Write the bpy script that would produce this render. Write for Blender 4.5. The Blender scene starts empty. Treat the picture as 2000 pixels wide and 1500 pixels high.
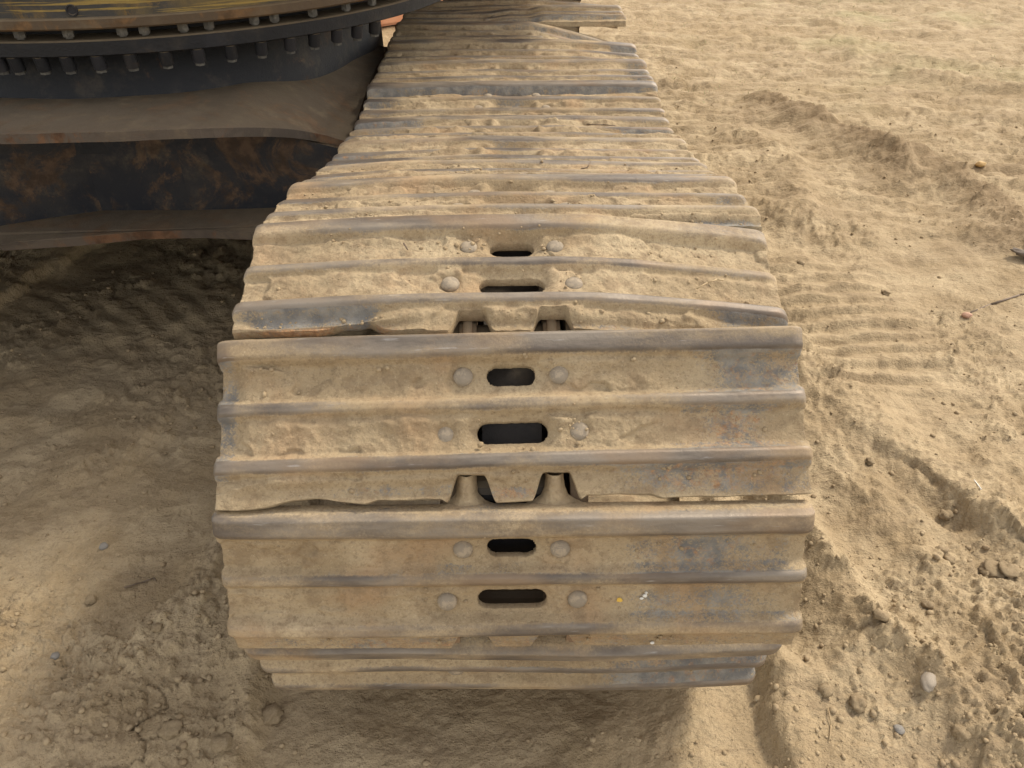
import bpy, bmesh, math, random
import numpy as np
from mathutils import Vector, Matrix
R = math.radians
random.seed(7)
scene = bpy.context.scene
col = scene.collection

# ------------------------------------------------------------------ camera, light, exposure
CAM_H = 1.37
cam_d = bpy.data.cameras.new('camera'); cam = bpy.data.objects.new('camera', cam_d); col.objects.link(cam)
cam.location = (0, 0, CAM_H); cam.rotation_euler = (R(90 - 36), 0, 0)
cam_d.sensor_width = 36; cam_d.lens = 36 * 1550 / 2000; cam_d.clip_start = .05; cam_d.clip_end = 1500
scene.camera = cam

SUN = Vector((.50, .38, .72)).normalized()
world = bpy.data.worlds.new('World'); scene.world = world; world.use_nodes = True
wn = world.node_tree.nodes; wl = world.node_tree.links
bg = wn['Background']; sky = wn.new('ShaderNodeTexSky'); sky.sky_type = 'NISHITA'; sky.sun_disc = False
sky.sun_elevation = math.asin(SUN.z); sky.sun_rotation = math.atan2(SUN.x, SUN.y)
sky.air_density = 1.0; sky.dust_density = 1.0; sky.ozone_density = .6
hs = wn.new('ShaderNodeHueSaturation'); hs.inputs['Saturation'].default_value = .42; wl.new(sky.outputs[0], hs.inputs['Color'])   # hazy white sky
tint = wn.new('ShaderNodeMix'); tint.data_type = 'RGBA'; tint.blend_type = 'MULTIPLY'; tint.inputs[0].default_value = 1; wl.new(hs.outputs[0], tint.inputs[6]); tint.inputs[7].default_value = (1.10, 1.0, .88, 1)
wl.new(tint.outputs[2], bg.inputs[0]); bg.inputs[1].default_value = .15
sun_d = bpy.data.lights.new('sun', 'SUN'); sun_d.energy = 1.3; sun_d.angle = R(10); sun_d.color = (1, .93, .80)
sun = bpy.data.objects.new('sun', sun_d); col.objects.link(sun); sun.location = (6, 2, 9)
sun.rotation_euler = (-SUN).to_track_quat('-Z', 'Y').to_euler()
vs = scene.view_settings
vs.view_transform = 'Standard'; vs.look = 'None'; vs.gamma = 1; vs.use_curve_mapping = False
vs.exposure = 1.42

# ------------------------------------------------------------------ noise
rng = np.random.RandomState(11)
PERM = rng.permutation(512).astype(np.int64)
GX = np.cos(np.linspace(0, 2*np.pi, 64, endpoint=False)); GY = np.sin(np.linspace(0, 2*np.pi, 64, endpoint=False))
def perlin(x, y, seed=0):
    x = np.asarray(x, float) + seed*17.31; y = np.asarray(y, float) + seed*9.77
    xi = np.floor(x).astype(np.int64); yi = np.floor(y).astype(np.int64); xf = x-xi; yf = y-yi
    u = xf*xf*xf*(xf*(xf*6-15)+10); v = yf*yf*yf*(yf*(yf*6-15)+10)
    def g(ix, iy, dx, dy):
        h = PERM[(PERM[(ix+seed*3) & 511] + iy) & 511] & 63
        return GX[h]*dx + GY[h]*dy
    n00 = g(xi, yi, xf, yf); n10 = g(xi+1, yi, xf-1, yf); n01 = g(xi, yi+1, xf, yf-1); n11 = g(xi+1, yi+1, xf-1, yf-1)
    a = n00+u*(n10-n00); b = n01+u*(n11-n01)
    return (a+v*(b-a))*1.5
def fbm(x, y, f, o=4, seed=0, gain=.5):
    s = 0; a = 1; t = 0
    for i in range(o):
        s = s + a*perlin(x*f, y*f, seed+i); t += a; a *= gain; f *= 2.03
    return s/t
def sst(a, b, x):
    t = np.clip((x-a)/(b-a), 0, 1); return t*t*(3-2*t)
def gauss(t): return np.exp(-t*t)

# ------------------------------------------------------------------ materials
def mat(name):
    m = bpy.data.materials.new(name); m.use_nodes = True
    nt = m.node_tree; b = nt.nodes['Principled BSDF']
    return m, nt, b
class N:
    """small node-graph helper"""
    def __init__(s, nt): s.nt = nt; s.tc = None
    def node(s, t, **k):
        n = s.nt.nodes.new(t)
        for a, v in k.items(): setattr(n, a, v)
        return n
    def link(s, a, b): s.nt.links.new(a, b)
    def put(s, sock, v):
        if isinstance(v, bpy.types.NodeSocket): s.link(v, sock)
        elif isinstance(v, (tuple, list)): sock.default_value = tuple(v) + ((1,) if len(v) == 3 and len(sock.default_value) == 4 else ())
        else: sock.default_value = v
    def coord(s, kind='Object', rand=True):
        tc = s.node('ShaderNodeTexCoord'); o = tc.outputs[kind]
        if rand:
            oi = s.node('ShaderNodeObjectInfo'); vm = s.node('ShaderNodeVectorMath', operation='MULTIPLY_ADD')
            s.link(oi.outputs['Random'], vm.inputs[0]); vm.inputs[1].default_value = (13.1, 7.7, 5.3); s.link(o, vm.inputs[2]); o = vm.outputs[0]
        return o
    def noise(s, vec, scale, detail=4, rough=.55, stretch=None, dist=0):
        if stretch:
            mp = s.node('ShaderNodeMapping'); mp.inputs['Scale'].default_value = stretch; s.link(vec, mp.inputs[0]); vec = mp.outputs[0]
        n = s.node('ShaderNodeTexNoise'); n.inputs['Scale'].default_value = scale; n.inputs['Detail'].default_value = detail
        n.inputs['Roughness'].default_value = rough; n.inputs['Distortion'].default_value = dist; s.link(vec, n.inputs['Vector']); return n.outputs['Fac']
    def vor(s, vec, scale, feature='F1', out='Distance'):
        n = s.node('ShaderNodeTexVoronoi', feature=feature); n.inputs['Scale'].default_value = scale; s.link(vec, n.inputs['Vector']); return n.outputs[out]
    def ramp(s, f, a, b, lo=0., hi=1.):
        n = s.node('ShaderNodeMapRange', interpolation_type='SMOOTHSTEP'); s.put(n.inputs[0], f)
        n.inputs[1].default_value = a; n.inputs[2].default_value = b; n.inputs[3].default_value = lo; n.inputs[4].default_value = hi; return n.outputs[0]
    def mix(s, f, a, b):
        n = s.node('ShaderNodeMix', data_type='RGBA'); s.put(n.inputs[0], f); s.put(n.inputs[6], a); s.put(n.inputs[7], b); return n.outputs[2]
    def math(s, op, a, b=0., c=None):
        n = s.node('ShaderNodeMath', operation=op); s.put(n.inputs[0], a); s.put(n.inputs[1], b)
        if c is not None: s.put(n.inputs[2], c)
        return n.outputs[0]
    def attr(s, name): n = s.node('ShaderNodeAttribute', attribute_name=name); return n.outputs['Fac']
    def bump(s, h, strength, dist, prev=None):
        n = s.node('ShaderNodeBump'); n.inputs['Strength'].default_value = strength; n.inputs['Distance'].default_value = dist; s.link(h, n.inputs['Height'])
        if prev is not None: s.link(prev, n.inputs['Normal'])
        return n.outputs[0]

DUST_A = (.365, .277, .166); DUST_B = (.43, .335, .208); DUST_C = (.285, .210, .120)

def dust_colour(g, v):
    c = g.mix(g.ramp(g.noise(v, 5, 5), .35, .68), DUST_C, DUST_B)
    c = g.mix(g.ramp(g.noise(v, 1.3, 3), .35, .65, 0, .6), c, DUST_A)
    c = g.mix(g.ramp(g.noise(v, 70, 7, .78), .52, .74, 0, .32), c, (.24, .18, .11))
    c = g.mix(g.ramp(g.noise(v, 160, 5, .8), .50, .66, 0, .55), c, (.19, .138, .084))
    c = g.mix(g.ramp(g.noise(v, 330, 2, .6), .58, .76, 0, .35), c, (.60, .49, .33))
    return c

# sand
M = {}
m, nt, b = mat('sand'); g = N(nt); v = g.coord('Object', False)
c = dust_colour(g, v)
far = g.noise(v, .55, 5, .6, stretch=(.8, 1.6, 1))
c = g.mix(g.ramp(far, .45, .66, 0, .45), c, (.31, .225, .125))
c = g.mix(g.ramp(g.noise(v, 22, 7, .75), .52, .70, 0, .55), c, (.24, .175, .105))
c = g.mix(g.ramp(g.noise(v, 3.1, 7, .7, stretch=(.6, 1.5, 1)), .52, .62, 0, .40), c, (.25, .185, .112))
c = g.mix(g.ramp(g.noise(v, 9, 9, .8, stretch=(.5, 1.9, 1), dist=.3), .53, .62, 0, .42), c, (.22, .16, .098))
moss = g.ramp(g.noise(v, .9, 4), .5, .66)
g1 = g.attr('green'); c = g.mix(g.math('MULTIPLY', g.math('MULTIPLY', g1, moss), .32), c, (.31, .30, .15))
c = g.mix(g.attr('dark_brown'), c, (.20, .14, .080))
g.link(c, b.inputs['Base Color']); b.inputs['Roughness'].default_value = .95; b.inputs['Specular IOR Level'].default_value = .15
bp = g.bump(g.noise(v, 7, 7, .66, stretch=(.85, 1.25, 1)), .8, .040)
bp = g.bump(g.noise(v, 38, 6, .66), .9, .0095, bp)
bp = g.bump(g.noise(v, 210, 3, .7), .9, .0018, bp)
g.link(bp, b.inputs['Normal']); M['sand'] = m

# clods of the same dirt
m, nt, b = mat('dry_dirt'); g = N(nt); v = g.coord('Object', True)
c = dust_colour(g, v); c = g.mix(g.ramp(g.noise(v, 40, 3), .4, .7, .25, .65), c, (.24, .175, .105))
g.link(c, b.inputs['Base Color']); b.inputs['Roughness'].default_value = .95; b.inputs['Specular IOR Level'].default_value = .15
g.link(g.bump(g.noise(v, 160, 4, .6), .6, .004), b.inputs['Normal']); M['dirt'] = m

def shoe_mat():
    m, nt, b = mat('dusty_worn_track_steel'); g = N(nt); v = g.coord('Object', True)
    dirt, crest, bare, rust = (g.attr(k) for k in ('dirt', 'crest', 'bare', 'rust'))
    steel = g.mix(g.ramp(g.noise(v, 30, 4), .35, .7), (.150, .142, .130), (.27, .245, .205))
    # orange-brown rust speckle
    rn = g.noise(v, 70, 5, .7)
    rustm = g.ramp(g.math('ADD', g.math('MULTIPLY', rust, .30), rn), .60, .85)
    rcol = g.mix(g.ramp(g.noise(v, 120, 3), .35, .7), (.26, .145, .075), (.46, .26, .125))
    base = g.mix(rustm, steel, rcol)
    # polished crests: grey, brushed across
    pol = g.mix(g.ramp(g.noise(v, 8, 5, .65, stretch=(.6, 3, 1)), .36, .66), (.115, .094, .076), (.225, .190, .150))
    pol = g.mix(g.ramp(g.noise(v, 6, 3, .5, stretch=(1, 2, 1)), .5, .7, 0, .7), pol, (.225, .155, .095))
    pol = g.mix(g.ramp(g.noise(v, 40, 3, .6, stretch=(.5, 5, 1)), .64, .76, 0, .5), pol, (.42, .40, .37))
    cm = g.ramp(g.math('ADD', crest, g.math('MULTIPLY', g.math('SUBTRACT', g.noise(v, 14, 4, .6, stretch=(.7, 2, 1)), .5), 1.1)), .45, .75)
    base = g.mix(cm, base, pol)
    # dust film lies everywhere, thinner on bare spots and crests
    film = g.mix(crest, g.noise(v, 18, 6, .72), g.noise(v, 9, 4, .55, stretch=(.55, 1.6, 1)))
    fm = g.math('SUBTRACT', g.math('ADD', film, g.math('MULTIPLY', dirt, .50)), g.math('ADD', g.math('MULTIPLY', bare, .22), g.math('MULTIPLY', crest, .125)))
    fine = g.math('MULTIPLY', g.math('SUBTRACT', g.noise(v, 260, 4, .8), .5), g.math('SUBTRACT', 1.0, g.math('MULTIPLY', crest, .72)))
    fm = g.ramp(g.math('ADD', fm, fine), .28, .56)
    dc = dust_colour(g, v)
    dc = g.mix(g.ramp(g.noise(v, 9, 4), .5, .72, 0, .45), dc, (.34, .205, .105))
    dc = g.mix(g.ramp(g.noise(v, 24, 8, .72), .48, .62, 0, .6), dc, (.22, .155, .09))
    dc = g.mix(g.ramp(g.noise(v, 140, 4, .7), .52, .66, 0, .35), dc, (.17, .12, .072))
    colr = g.mix(fm, base, dc)
    g.link(colr, b.inputs['Base Color'])
    g.link(g.math('SUBTRACT', .92, g.math('MULTIPLY', g.math('MULTIPLY', cm, g.math('SUBTRACT', 1.0, fm)), .42)), b.inputs['Roughness'])
    g.link(g.math('MULTIPLY', g.math('MULTIPLY', cm, g.math('SUBTRACT', 1.0, fm)), .35), b.inputs['Metallic'])
    b.inputs['Specular IOR Level'].default_value = .25
    soft = g.math('SUBTRACT', 1.0, g.math('MULTIPLY', cm, .75))
    bp = g.bump(g.math('MULTIPLY', soft, g.math('SUBTRACT', g.noise(v, 60, 7, .70), .5)), .9, .0048)
    bp = g.bump(g.math('MULTIPLY', soft, g.math('SUBTRACT', g.noise(v, 190, 4, .75), .5)), .9, .0019, bp)
    g.link(bp, b.inputs['Normal']); return m
M['shoe'] = shoe_mat()

def grimy(name, base, patch, rust, dust=.25, patch_s=3., rust_lo=.52, streak=None, rough=.6, upd=1.):
    m, nt, b = mat(name); g = N(nt); v = g.coord('Object', True)
    c = g.mix(g.ramp(g.noise(v, patch_s, 6, .65, dist=.4), .46, .58), base, patch)
    rm = g.ramp(g.noise(v, 6, 8, .74, dist=.6), rust_lo, rust_lo+.10)
    rc = g.mix(g.ramp(g.noise(v, 30, 4), .35, .65), rust, tuple(q*.45 for q in rust))
    c = g.mix(rm, c, rc)
    if streak:
        sm = g.ramp(g.noise(v, 3, 6, .7, stretch=(.7, .7, 26)), .50, .57)
        c = g.mix(g.math('MULTIPLY', sm, .85), c, streak)
    geo = g.node('ShaderNodeNewGeometry'); sep = g.node('ShaderNodeSeparateXYZ'); g.link(geo.outputs['Normal'], sep.inputs[0])
    up = g.ramp(sep.outputs[2], .25, .95, 0, upd)
    dm = g.math('ADD', g.math('MULTIPLY', up, .9), g.ramp(g.noise(v, 12, 6, .7), .5, .75, 0, dust))
    dm = g.math('MULTIPLY', dm, g.ramp(g.noise(v, 5, 5, .65), .25, .5, .55, 1))
    c = g.mix(g.math('MINIMUM', dm, 1.), c, g.mix(g.noise(v, 25, 4), (.17, .122, .075), (.265, .205, .128)))
    if name not in ('faded_yellow_machine_paint', 'dusty_rusty_link_steel', 'grey_bolt_head_steel'): c = g.mix(.34, c, (.012, .010, .008))   # colour darkened evenly to offset the raised exposure
    g.link(c, b.inputs['Base Color']); b.inputs['Roughness'].default_value = rough; b.inputs['Specular IOR Level'].default_value = .2
    bp = g.bump(g.noise(v, 20, 6, .7), .35, .006); bp = g.bump(g.noise(v, 160, 4, .7), .3, .002, bp)
    g.link(bp, b.inputs['Normal']); return m
M['carbody'] = grimy('rusty_navy_painted_steel', (.020, .022, .029), (.034, .033, .035), (.125, .075, .045), .35, rust_lo=.475)
M['plate'] = grimy('dusty_brown_steel_plate', (.085, .066, .050), (.13, .10, .075), (.20, .10, .05), .6, rust_lo=.5, rough=.8, upd=.62)
M['tub'] = grimy('greasy_shade_casting', (.014, .016, .021), (.024, .024, .027), (.10, .055, .032), .25, rust_lo=.56, rough=.6, upd=.3)  # blackened in colour to stand in for shade around the tub
M['black'] = grimy('oily_black_steel', (.012, .013, .016), (.022, .022, .026), (.06, .04, .025), .12, rust_lo=.62, rough=.5)
M['flange'] = grimy('worn_yellow_and_black_steel', (.055, .052, .048), (.16, .115, .05), (.24, .15, .05), .25, rust_lo=.52, streak=(.40, .27, .07))
M['lip'] = grimy('brown_greasy_steel', (.11, .075, .045), (.15, .10, .055), (.22, .12, .05), .4, rust_lo=.5)
M['bolt'] = grimy('grey_dusty_bolt_steel', (.085, .08, .07), (.15, .14, .12), (.09, .06, .04), .6, patch_s=60, rust_lo=.6)
M['house'] = grimy('faded_yellow_machine_paint', (.42, .27, .05), (.36, .24, .06), (.22, .10, .04), .35, rust_lo=.6)
M['link'] = grimy('dusty_rusty_link_steel', (.20, .13, .08), (.28, .20, .12), (.30, .15, .07), 1.0, patch_s=20, rust_lo=.55, rough=.85)
M['bolthead'] = grimy('grey_bolt_head_steel', (.235, .195, .145), (.32, .26, .185), (.34, .255, .155), 0.5, patch_s=90, rust_lo=.60, rough=.75, upd=.15)

def simple(name, a, c2, scale=8, rough=.7, bumpd=.002):
    m, nt, b = mat(name); g = N(nt); v = g.coord('Object', True)
    g.link(g.mix(g.ramp(g.noise(v, scale, 5, .6), .35, .65), a, c2), b.inputs['Base Color']); b.inputs['Roughness'].default_value = rough
    g.link(g.bump(g.noise(v, scale*6, 4, .6), .4, bumpd), b.inputs['Normal']); return m
M['orange'] = simple('faded_orange_paint', (.62, .26, .13), (.72, .36, .20), 4)
M['orange2'] = simple('bright_orange_paint', (.72, .33, .08), (.62, .25, .06), 4)
M['pale'] = simple('pale_grey_paint', (.62, .58, .52), (.7, .66, .6), 6)
M['stone_blue'] = simple('blue_grey_stone', (.16, .145, .125), (.25, .225, .19), 60)
M['stone_grey'] = simple('grey_brown_stone', (.24, .20, .15), (.33, .27, .20), 50)
M['stone_pink'] = simple('reddish_stone', (.36, .19, .12), (.42, .25, .16), 50)
M['slab'] = simple('dark_bark_brown', (.10, .075, .055), (.17, .13, .09), 30)
M['white'] = simple('chalk_white', (.72, .70, .64), (.6, .57, .5), 80)
M['yellowfleck'] = simple('orange_brown_stone', (.50, .33, .13), (.42, .26, .10), 80)
M['yellowpaint'] = simple('yellow_paint', (.70, .45, .07), (.60, .36, .05), 80)
M['straw'] = simple('dry_straw', (.42, .31, .17), (.30, .21, .11), 60)
M['twig'] = simple('dark_twig', (.10, .07, .045), (.16, .11, .07), 60)
M['grass'] = simple('dry_green_grass', (.33, .34, .15), (.40, .37, .20), 3)
M['glass'] = simple('dark_cab_glass', (.02, .025, .03), (.03, .035, .04), 2, .1)

# ------------------------------------------------------------------ object helpers
def link(o, parent=None, origin=None):
    col.objects.link(o)
    if parent is not None: o.parent = parent
    return o
def obj_from(name, verts, faces, material, parent=None, smooth=True, loc=(0, 0, 0)):
    me = bpy.data.meshes.new(name); me.from_pydata([tuple(v) for v in verts], [], [tuple(f) for f in faces]); me.update()
    if smooth: me.polygons.foreach_set('use_smooth', [True]*len(me.polygons))
    if material: me.materials.append(material)
    o = bpy.data.objects.new(name, me); link(o, parent); o.location = loc; return o
def bm_obj(name, bm, material, parent=None, loc=(0, 0, 0), smooth=False):
    bmesh.ops.recalc_face_normals(bm, faces=bm.faces)
    me = bpy.data.meshes.new(name); bm.to_mesh(me); bm.free()
    if smooth: me.polygons.foreach_set('use_smooth', [True]*len(me.polygons))
    me.materials.append(material)
    o = bpy.data.objects.new(name, me); link(o, parent); o.location = loc; return o
def label(o, lab, cat, group=None, kind=None):
    if lab: o['label'] = lab
    if cat: o['category'] = cat
    if group: o['group'] = group
    if kind: o['kind'] = kind
    return o
def add_box(bm, x0, x1, y0, y1, z0, z1, bev=0):
    r = bmesh.ops.create_cube(bm, size=1)
    for v_ in r['verts']:
        v_.co = Vector((x0+(v_.co.x+.5)*(x1-x0), y0+(v_.co.y+.5)*(y1-y0), z0+(v_.co.z+.5)*(z1-z0)))
    if bev:
        es = list({e for v_ in r['verts'] for e in v_.link_edges}); bmesh.ops.bevel(bm, geom=es, offset=bev, segments=2, affect='EDGES')
def add_prism(bm, pts, z0, z1, bev=0):
    """pts: 2-D outline (x, y), extruded from z0 to z1"""
    a = [bm.verts.new((p[0], p[1], z0)) for p in pts]; c = [bm.verts.new((p[0], p[1], z1)) for p in pts]
    n = len(pts); fs = [bm.faces.new(a[::-1]), bm.faces.new(c)]
    for i in range(n): fs.append(bm.faces.new((a[i], a[(i+1) % n], c[(i+1) % n], c[i])))
    if bev:
        es = list({e for v_ in a+c for e in v_.link_edges}); bmesh.ops.bevel(bm, geom=es, offset=bev, segments=2, affect='EDGES')
def add_cyl(bm, p0, p1, r0, r1=None, seg=24, caps=True):
    p0 = Vector(p0); p1 = Vector(p1); r1 = r0 if r1 is None else r1
    d = (p1-p0).normalized(); a = d.orthogonal().normalized(); b_ = d.cross(a)
    A = []; B = []
    for i in range(seg):
        t = 2*math.pi*i/seg; o = a*math.cos(t)+b_*math.sin(t); A.append(bm.verts.new(p0+o*r0)); B.append(bm.verts.new(p1+o*r1))
    for i in range(seg): bm.faces.new((A[i], A[(i+1) % seg], B[(i+1) % seg], B[i]))
    if caps: bm.faces.new(A[::-1]); bm.faces.new(B)
def add_lathe(bm, prof, cx, cy, a0=0, a1=2*math.pi, seg=160):
    """prof: list of (radius, z) revolved about the vertical through cx, cy"""
    full = abs(a1-a0-2*math.pi) < 1e-6; n = seg if full else seg+1; rings = []
    for i in range(n):
        a = a0+(a1-a0)*i/seg; rings.append([bm.verts.new((cx+r*math.sin(a), cy-r*math.cos(a), z)) for r, z in prof])
    for i in range(seg):
        A = rings[i]; B = rings[(i+1) % n]
        for j in range(len(prof)-1): bm.faces.new((A[j], A[j+1], B[j+1], B[j]))

# ------------------------------------------------------------------ ground
def polydist(X, Y, pts):
    best = np.full(X.shape, 1e9); side = np.zeros(X.shape)
    for (x0, y0), (x1, y1) in zip(pts[:-1], pts[1:]):
        dx, dy = x1-x0, y1-y0; L2 = dx*dx+dy*dy
        t = np.clip(((X-x0)*dx+(Y-y0)*dy)/L2, 0, 1)
        ex = X-(x0+t*dx); ey = Y-(y0+t*dy); d = np.hypot(ex, ey); s = (dx*ey-dy*ex)
        k = d < best; best = np.where(k, d, best); side = np.where(k, np.sign(s), side)
    return best, side
RIDGES = [  # polyline, height, half width on the left (-), half width on the right (+) of its direction
    ([(.56, 1.62), (.62, 1.42), (.685, 1.24), (.705, 1.10), (.73, 1.00), (.80, .93)], .040, .035, .05),
    ([(.80, 2.02), (.88, 1.80), (.95, 1.60), (1.02, 1.42), (1.10, 1.30)], .040, .13, .045),
    ([(.74, 1.80), (.80, 1.62), (.83, 1.42), (.90, 1.28), (.93, 1.12), (.89, .95), (.84, .80)], .030, .11, .06),
    ([(1.25, 1.60), (1.15, 1.35), (1.10, 1.15), (1.02, .95), (.98, .8)], .020, .12, .08),
    ([(1.50, 4.62), (1.60, 4.38), (1.74, 4.0), (1.82, 3.66), (1.80, 3.5)], .075, .05, .16),
    ([(1.93, 3.78), (2.02, 3.5), (2.08, 3.2), (2.02, 2.95), (1.98, 2.78)], .070, .05, .17),
    ([(2.3, 5.6), (2.55, 5.2), (2.9, 4.9), (3.4, 4.6)], .05, .08, .14),
    ([(1.20, 4.05), (1.32, 3.7), (1.28, 3.35), (1.20, 3.05)], .045, .07, .12),
    ([(.72, 1.0), (.66, .93), (.60, .90), (.54, .93)], .03, .05, .07),
    ([(-.96, .74), (-.80, .90), (-.68, 1.12), (-.62, 1.34)], .018, .05, .07),
]
def terrain(X, Y):
    near = sst(9, 4, Y)
    h = .035*fbm(X, Y, .55, 3, 1) + .030*fbm(X, Y, 2.3, 4, 4)
    h += .014*fbm(X, Y, 9, 4, 8)*(.6+.8*sst(-.2, .3, fbm(X, Y, 1.7, 2, 21)))
    rough = sst(-.05, .30, fbm(X, Y, 1.9, 3, 31))
    h += .0055*np.abs(fbm(X, Y, 26, 4, 12))*rough*2
    # crusts with crisp edges
    nr_ = sst(5, 3, Y)
    for f_, th_, am_, sd_ in ((6., .06, .0060, 201), (11., .10, .0050, 206), (19., .08, .0036, 211)):
        n_ = fbm(X, Y, f_, 5, sd_, .58); h += am_*sst(th_, th_+.035, n_)*nr_*(.35+.65*rough)
    pit = fbm(X, Y, 32, 3, 216, .6); h -= .006*sst(.30, .42, pit)*rough*nr_
    # scattered crumbs
    cr = perlin(X*45, Y*45, 40); h += .007*sst(.42, .66, cr)*(.25+rough)
    cr = perlin(X*22, Y*22, 44); h += .010*sst(.50, .68, cr)*rough
    # streaks dragged across the yard, far right
    st = fbm(X*.5+Y*.10, Y*4.6+X*.9, 1.5, 4, 50); h += .034*st*sst(2.2, 3.2, Y)*sst(.3, .8, X)
    st2 = np.abs(fbm(X*.6, Y*7+X*1.2, 2.2, 3, 54)); h -= .022*sst(.12, .0, st2)*sst(2.6, 3.6, Y)*sst(.3, .8, X)*.7
    # tread prints beside the track
    w = Y-.085*X+.015*fbm(X, Y, 3, 2, 60)
    per = .078; ph = (w/per) % 1.0; saw = np.where(ph < .22, ph/.22, (1-ph)/.78)
    msk = sst(1.75, 1.9, Y)*sst(3.0, 2.5, Y)*sst(.40, .5, X)*sst(1.45+.15*fbm(X, Y, 4, 2, 61), 1.15, X)
    h += .026*(saw-.5)*msk*np.clip(.85+.9*fbm(X, Y, 4, 2, 62), .2, 1.4)
    # tread prints and arcs on the left, under the machine
    wr = np.hypot(X+2.3, (Y-1.2)*1.0)+.03*fbm(X, Y, 2.5, 3, 70); sawl = np.abs(((wr/.075) % 1.0)-.5)*2
    mskl = sst(1.65, 2.0, Y)*sst(-.35, -.6, X)*sst(4.5, 3.2, Y); h += .007*(sawl-.5)*mskl*sst(-.25, .25, fbm(X, Y, 1.6, 2, 71)+.1)
    # left: faint long steps
    w2 = Y+.16*X+.02*fbm(X, Y, 2, 2, 75); ph2 = (w2/.21) % 1.0
    h += .010*(np.where(ph2 < .12, ph2/.12, (1-ph2)/.88)-.5)*sst(-.55, -.75, X)*sst(1.9, 1.6, Y)*sst(-.3, .2, fbm(X, Y, 1.4, 2, 76))
    for pts, hh, wl_, wr_ in RIDGES:
        nx = X+.025*fbm(X, Y, 7, 3, 80); ny = Y+.025*fbm(X, Y, 7, 3, 83)
        d, s = polydist(nx, ny, pts); d = np.where(s > 0, d/wl_, d/wr_)
        h += hh*gauss(d)*(.85+.3*fbm(X, Y, 6, 3, 85)) + .018*gauss(d*.9)*np.abs(fbm(X, Y, 24, 3, 88))
    # berms of crumbly dirt get rougher
    # trough close to the track on the right
    h -= .035*gauss((X-.56)/.06)*sst(.86, 1.0, Y)*sst(1.75, 1.5, Y)
    # boot print
    bx, by = (X-.985), (Y-1.42); c_, s_ = math.cos(.35), math.sin(.35); ux = bx*c_+by*s_; uy = -bx*s_+by*c_
    e = np.sqrt((ux/.055)**2+(uy/.15)**2); h -= .022*sst(1.15, .85, e)
    bx, by = (X-1.55), (Y-1.75); e = np.sqrt((bx/.14)**2+(by/.06)**2); h += -.014*sst(1.15, .85, e) + .004*np.sign(np.sin((X+.3*Y)*230))*sst(1.0, .8, e)
    # rut pressed by the track
    edge = .480+.035*fbm(X, Y, 5, 5, 90)
    rut = sst(edge+.012, edge-.030, np.abs(X))*sst(.3, .4, Y+3)
    floor = -.026+.014*sst(.05, .40, X)+.008*fbm(X, Y, 9, 4, 92)+.004*np.abs(fbm(X, Y, 30, 3, 94))
    h = h*(1-rut)+floor*rut + .018*gauss((np.abs(X)-edge-.03)/.03)*sst(.3, .0, np.abs(Y-.9)-.5)
    # lumps in front of the idler, raised to shade the rut floor
    for lx, ly, lr, lh in ((.16, .80, .07, .022), (.34, .83, .05, .018), (-.25, .78, .09, .014), (.30, .70, .08, .016), (.02, .70, .10, .012)):
        h += lh*gauss(np.hypot(X-lx, Y-ly)/lr*(1+.5*fbm(X, Y, 12, 3, 96)))
    # broken ledge under the machine
    d, s = polydist(X+.03*np.sign(perlin(X*9, Y*9, 99))*.4, Y, [(-1.95, 1.95), (-1.735, 2.33), (-1.62, 2.67), (-1.5, 3.2)])
    h += .035*np.where(s > 0, 1, 0)*sst(.5, .1, d)*sst(0, .02, d)*(X < -1.2)*sst(1.9, 2.1, Y)
    # drying cracks, lower left
    sel = (np.abs(X+.66) < .24) & (np.abs(Y-.82) < .16)
    if sel.any():
        rr_ = np.random.RandomState(3); pts = np.stack([-.66+(rr_.rand(55)-.5)*.5, .82+(rr_.rand(55)-.5)*.34], -1)
        xs1, ys1 = X[sel], Y[sel]; xs1 = xs1+.012*fbm(xs1, ys1, 25, 3, 102); ys1 = ys1+.012*fbm(xs1, ys1, 25, 3, 105)
        dd = np.sort(np.hypot(xs1[:, None]-pts[None, :, 0], ys1[:, None]-pts[None, :, 1]), 1); e_ = dd[:, 1]-dd[:, 0]
        h[sel] -= .010*sst(.0050, .0, e_)*sst(.17, .10, np.hypot(X[sel]+.66, (Y[sel]-.80)*1.3))*sst(-.15, .1, fbm(X[sel], Y[sel], 7, 2, 108))
    return h

# fine sheet in view
nU, nV = 820, 760
uu = np.linspace(-1, 1, nU); tt = np.linspace(0, 1, nV)
ys = .45*np.exp(tt*math.log(16/.45))
Yg = np.repeat(ys[:, None], nU, 1); Xg = uu[None, :]*(.75+.80*ys[:, None])
Z = terrain(Xg, Yg)
fade = sst(1.0, .93, np.abs(Xg)/(.75+.80*Yg))*sst(16, 12, Yg)*sst(.45, .52, Yg)
Z = Z*fade-.12*(1-fade)
co = np.stack([Xg, Yg, Z], -1).reshape(-1, 3)
idx = np.arange(nU*nV).reshape(nV, nU)
q = np.stack([idx[:-1, :-1], idx[:-1, 1:], idx[1:, 1:], idx[1:, :-1]], -1).reshape(-1, 4)
def fast_mesh(name, co, quads, attrs=None, smooth=True):
    me = bpy.data.meshes.new(name); me.vertices.add(len(co)); me.vertices.foreach_set('co', co.astype(np.float32).ravel())
    me.loops.add(quads.size); me.loops.foreach_set('vertex_index', quads.astype(np.int32).ravel())
    me.polygons.add(len(quads)); me.polygons.foreach_set('loop_start', np.arange(0, quads.size, 4, dtype=np.int32))
    me.polygons.foreach_set('loop_total', np.full(len(quads), 4, dtype=np.int32))
    me.polygons.foreach_set('use_smooth', np.full(len(quads), smooth))
    me.update(calc_edges=True)
    for k, a in (attrs or {}).items():
        at = me.attributes.new(k, 'FLOAT', 'POINT'); at.data.foreach_set('value', a.astype(np.float32).ravel())
    return me
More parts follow.
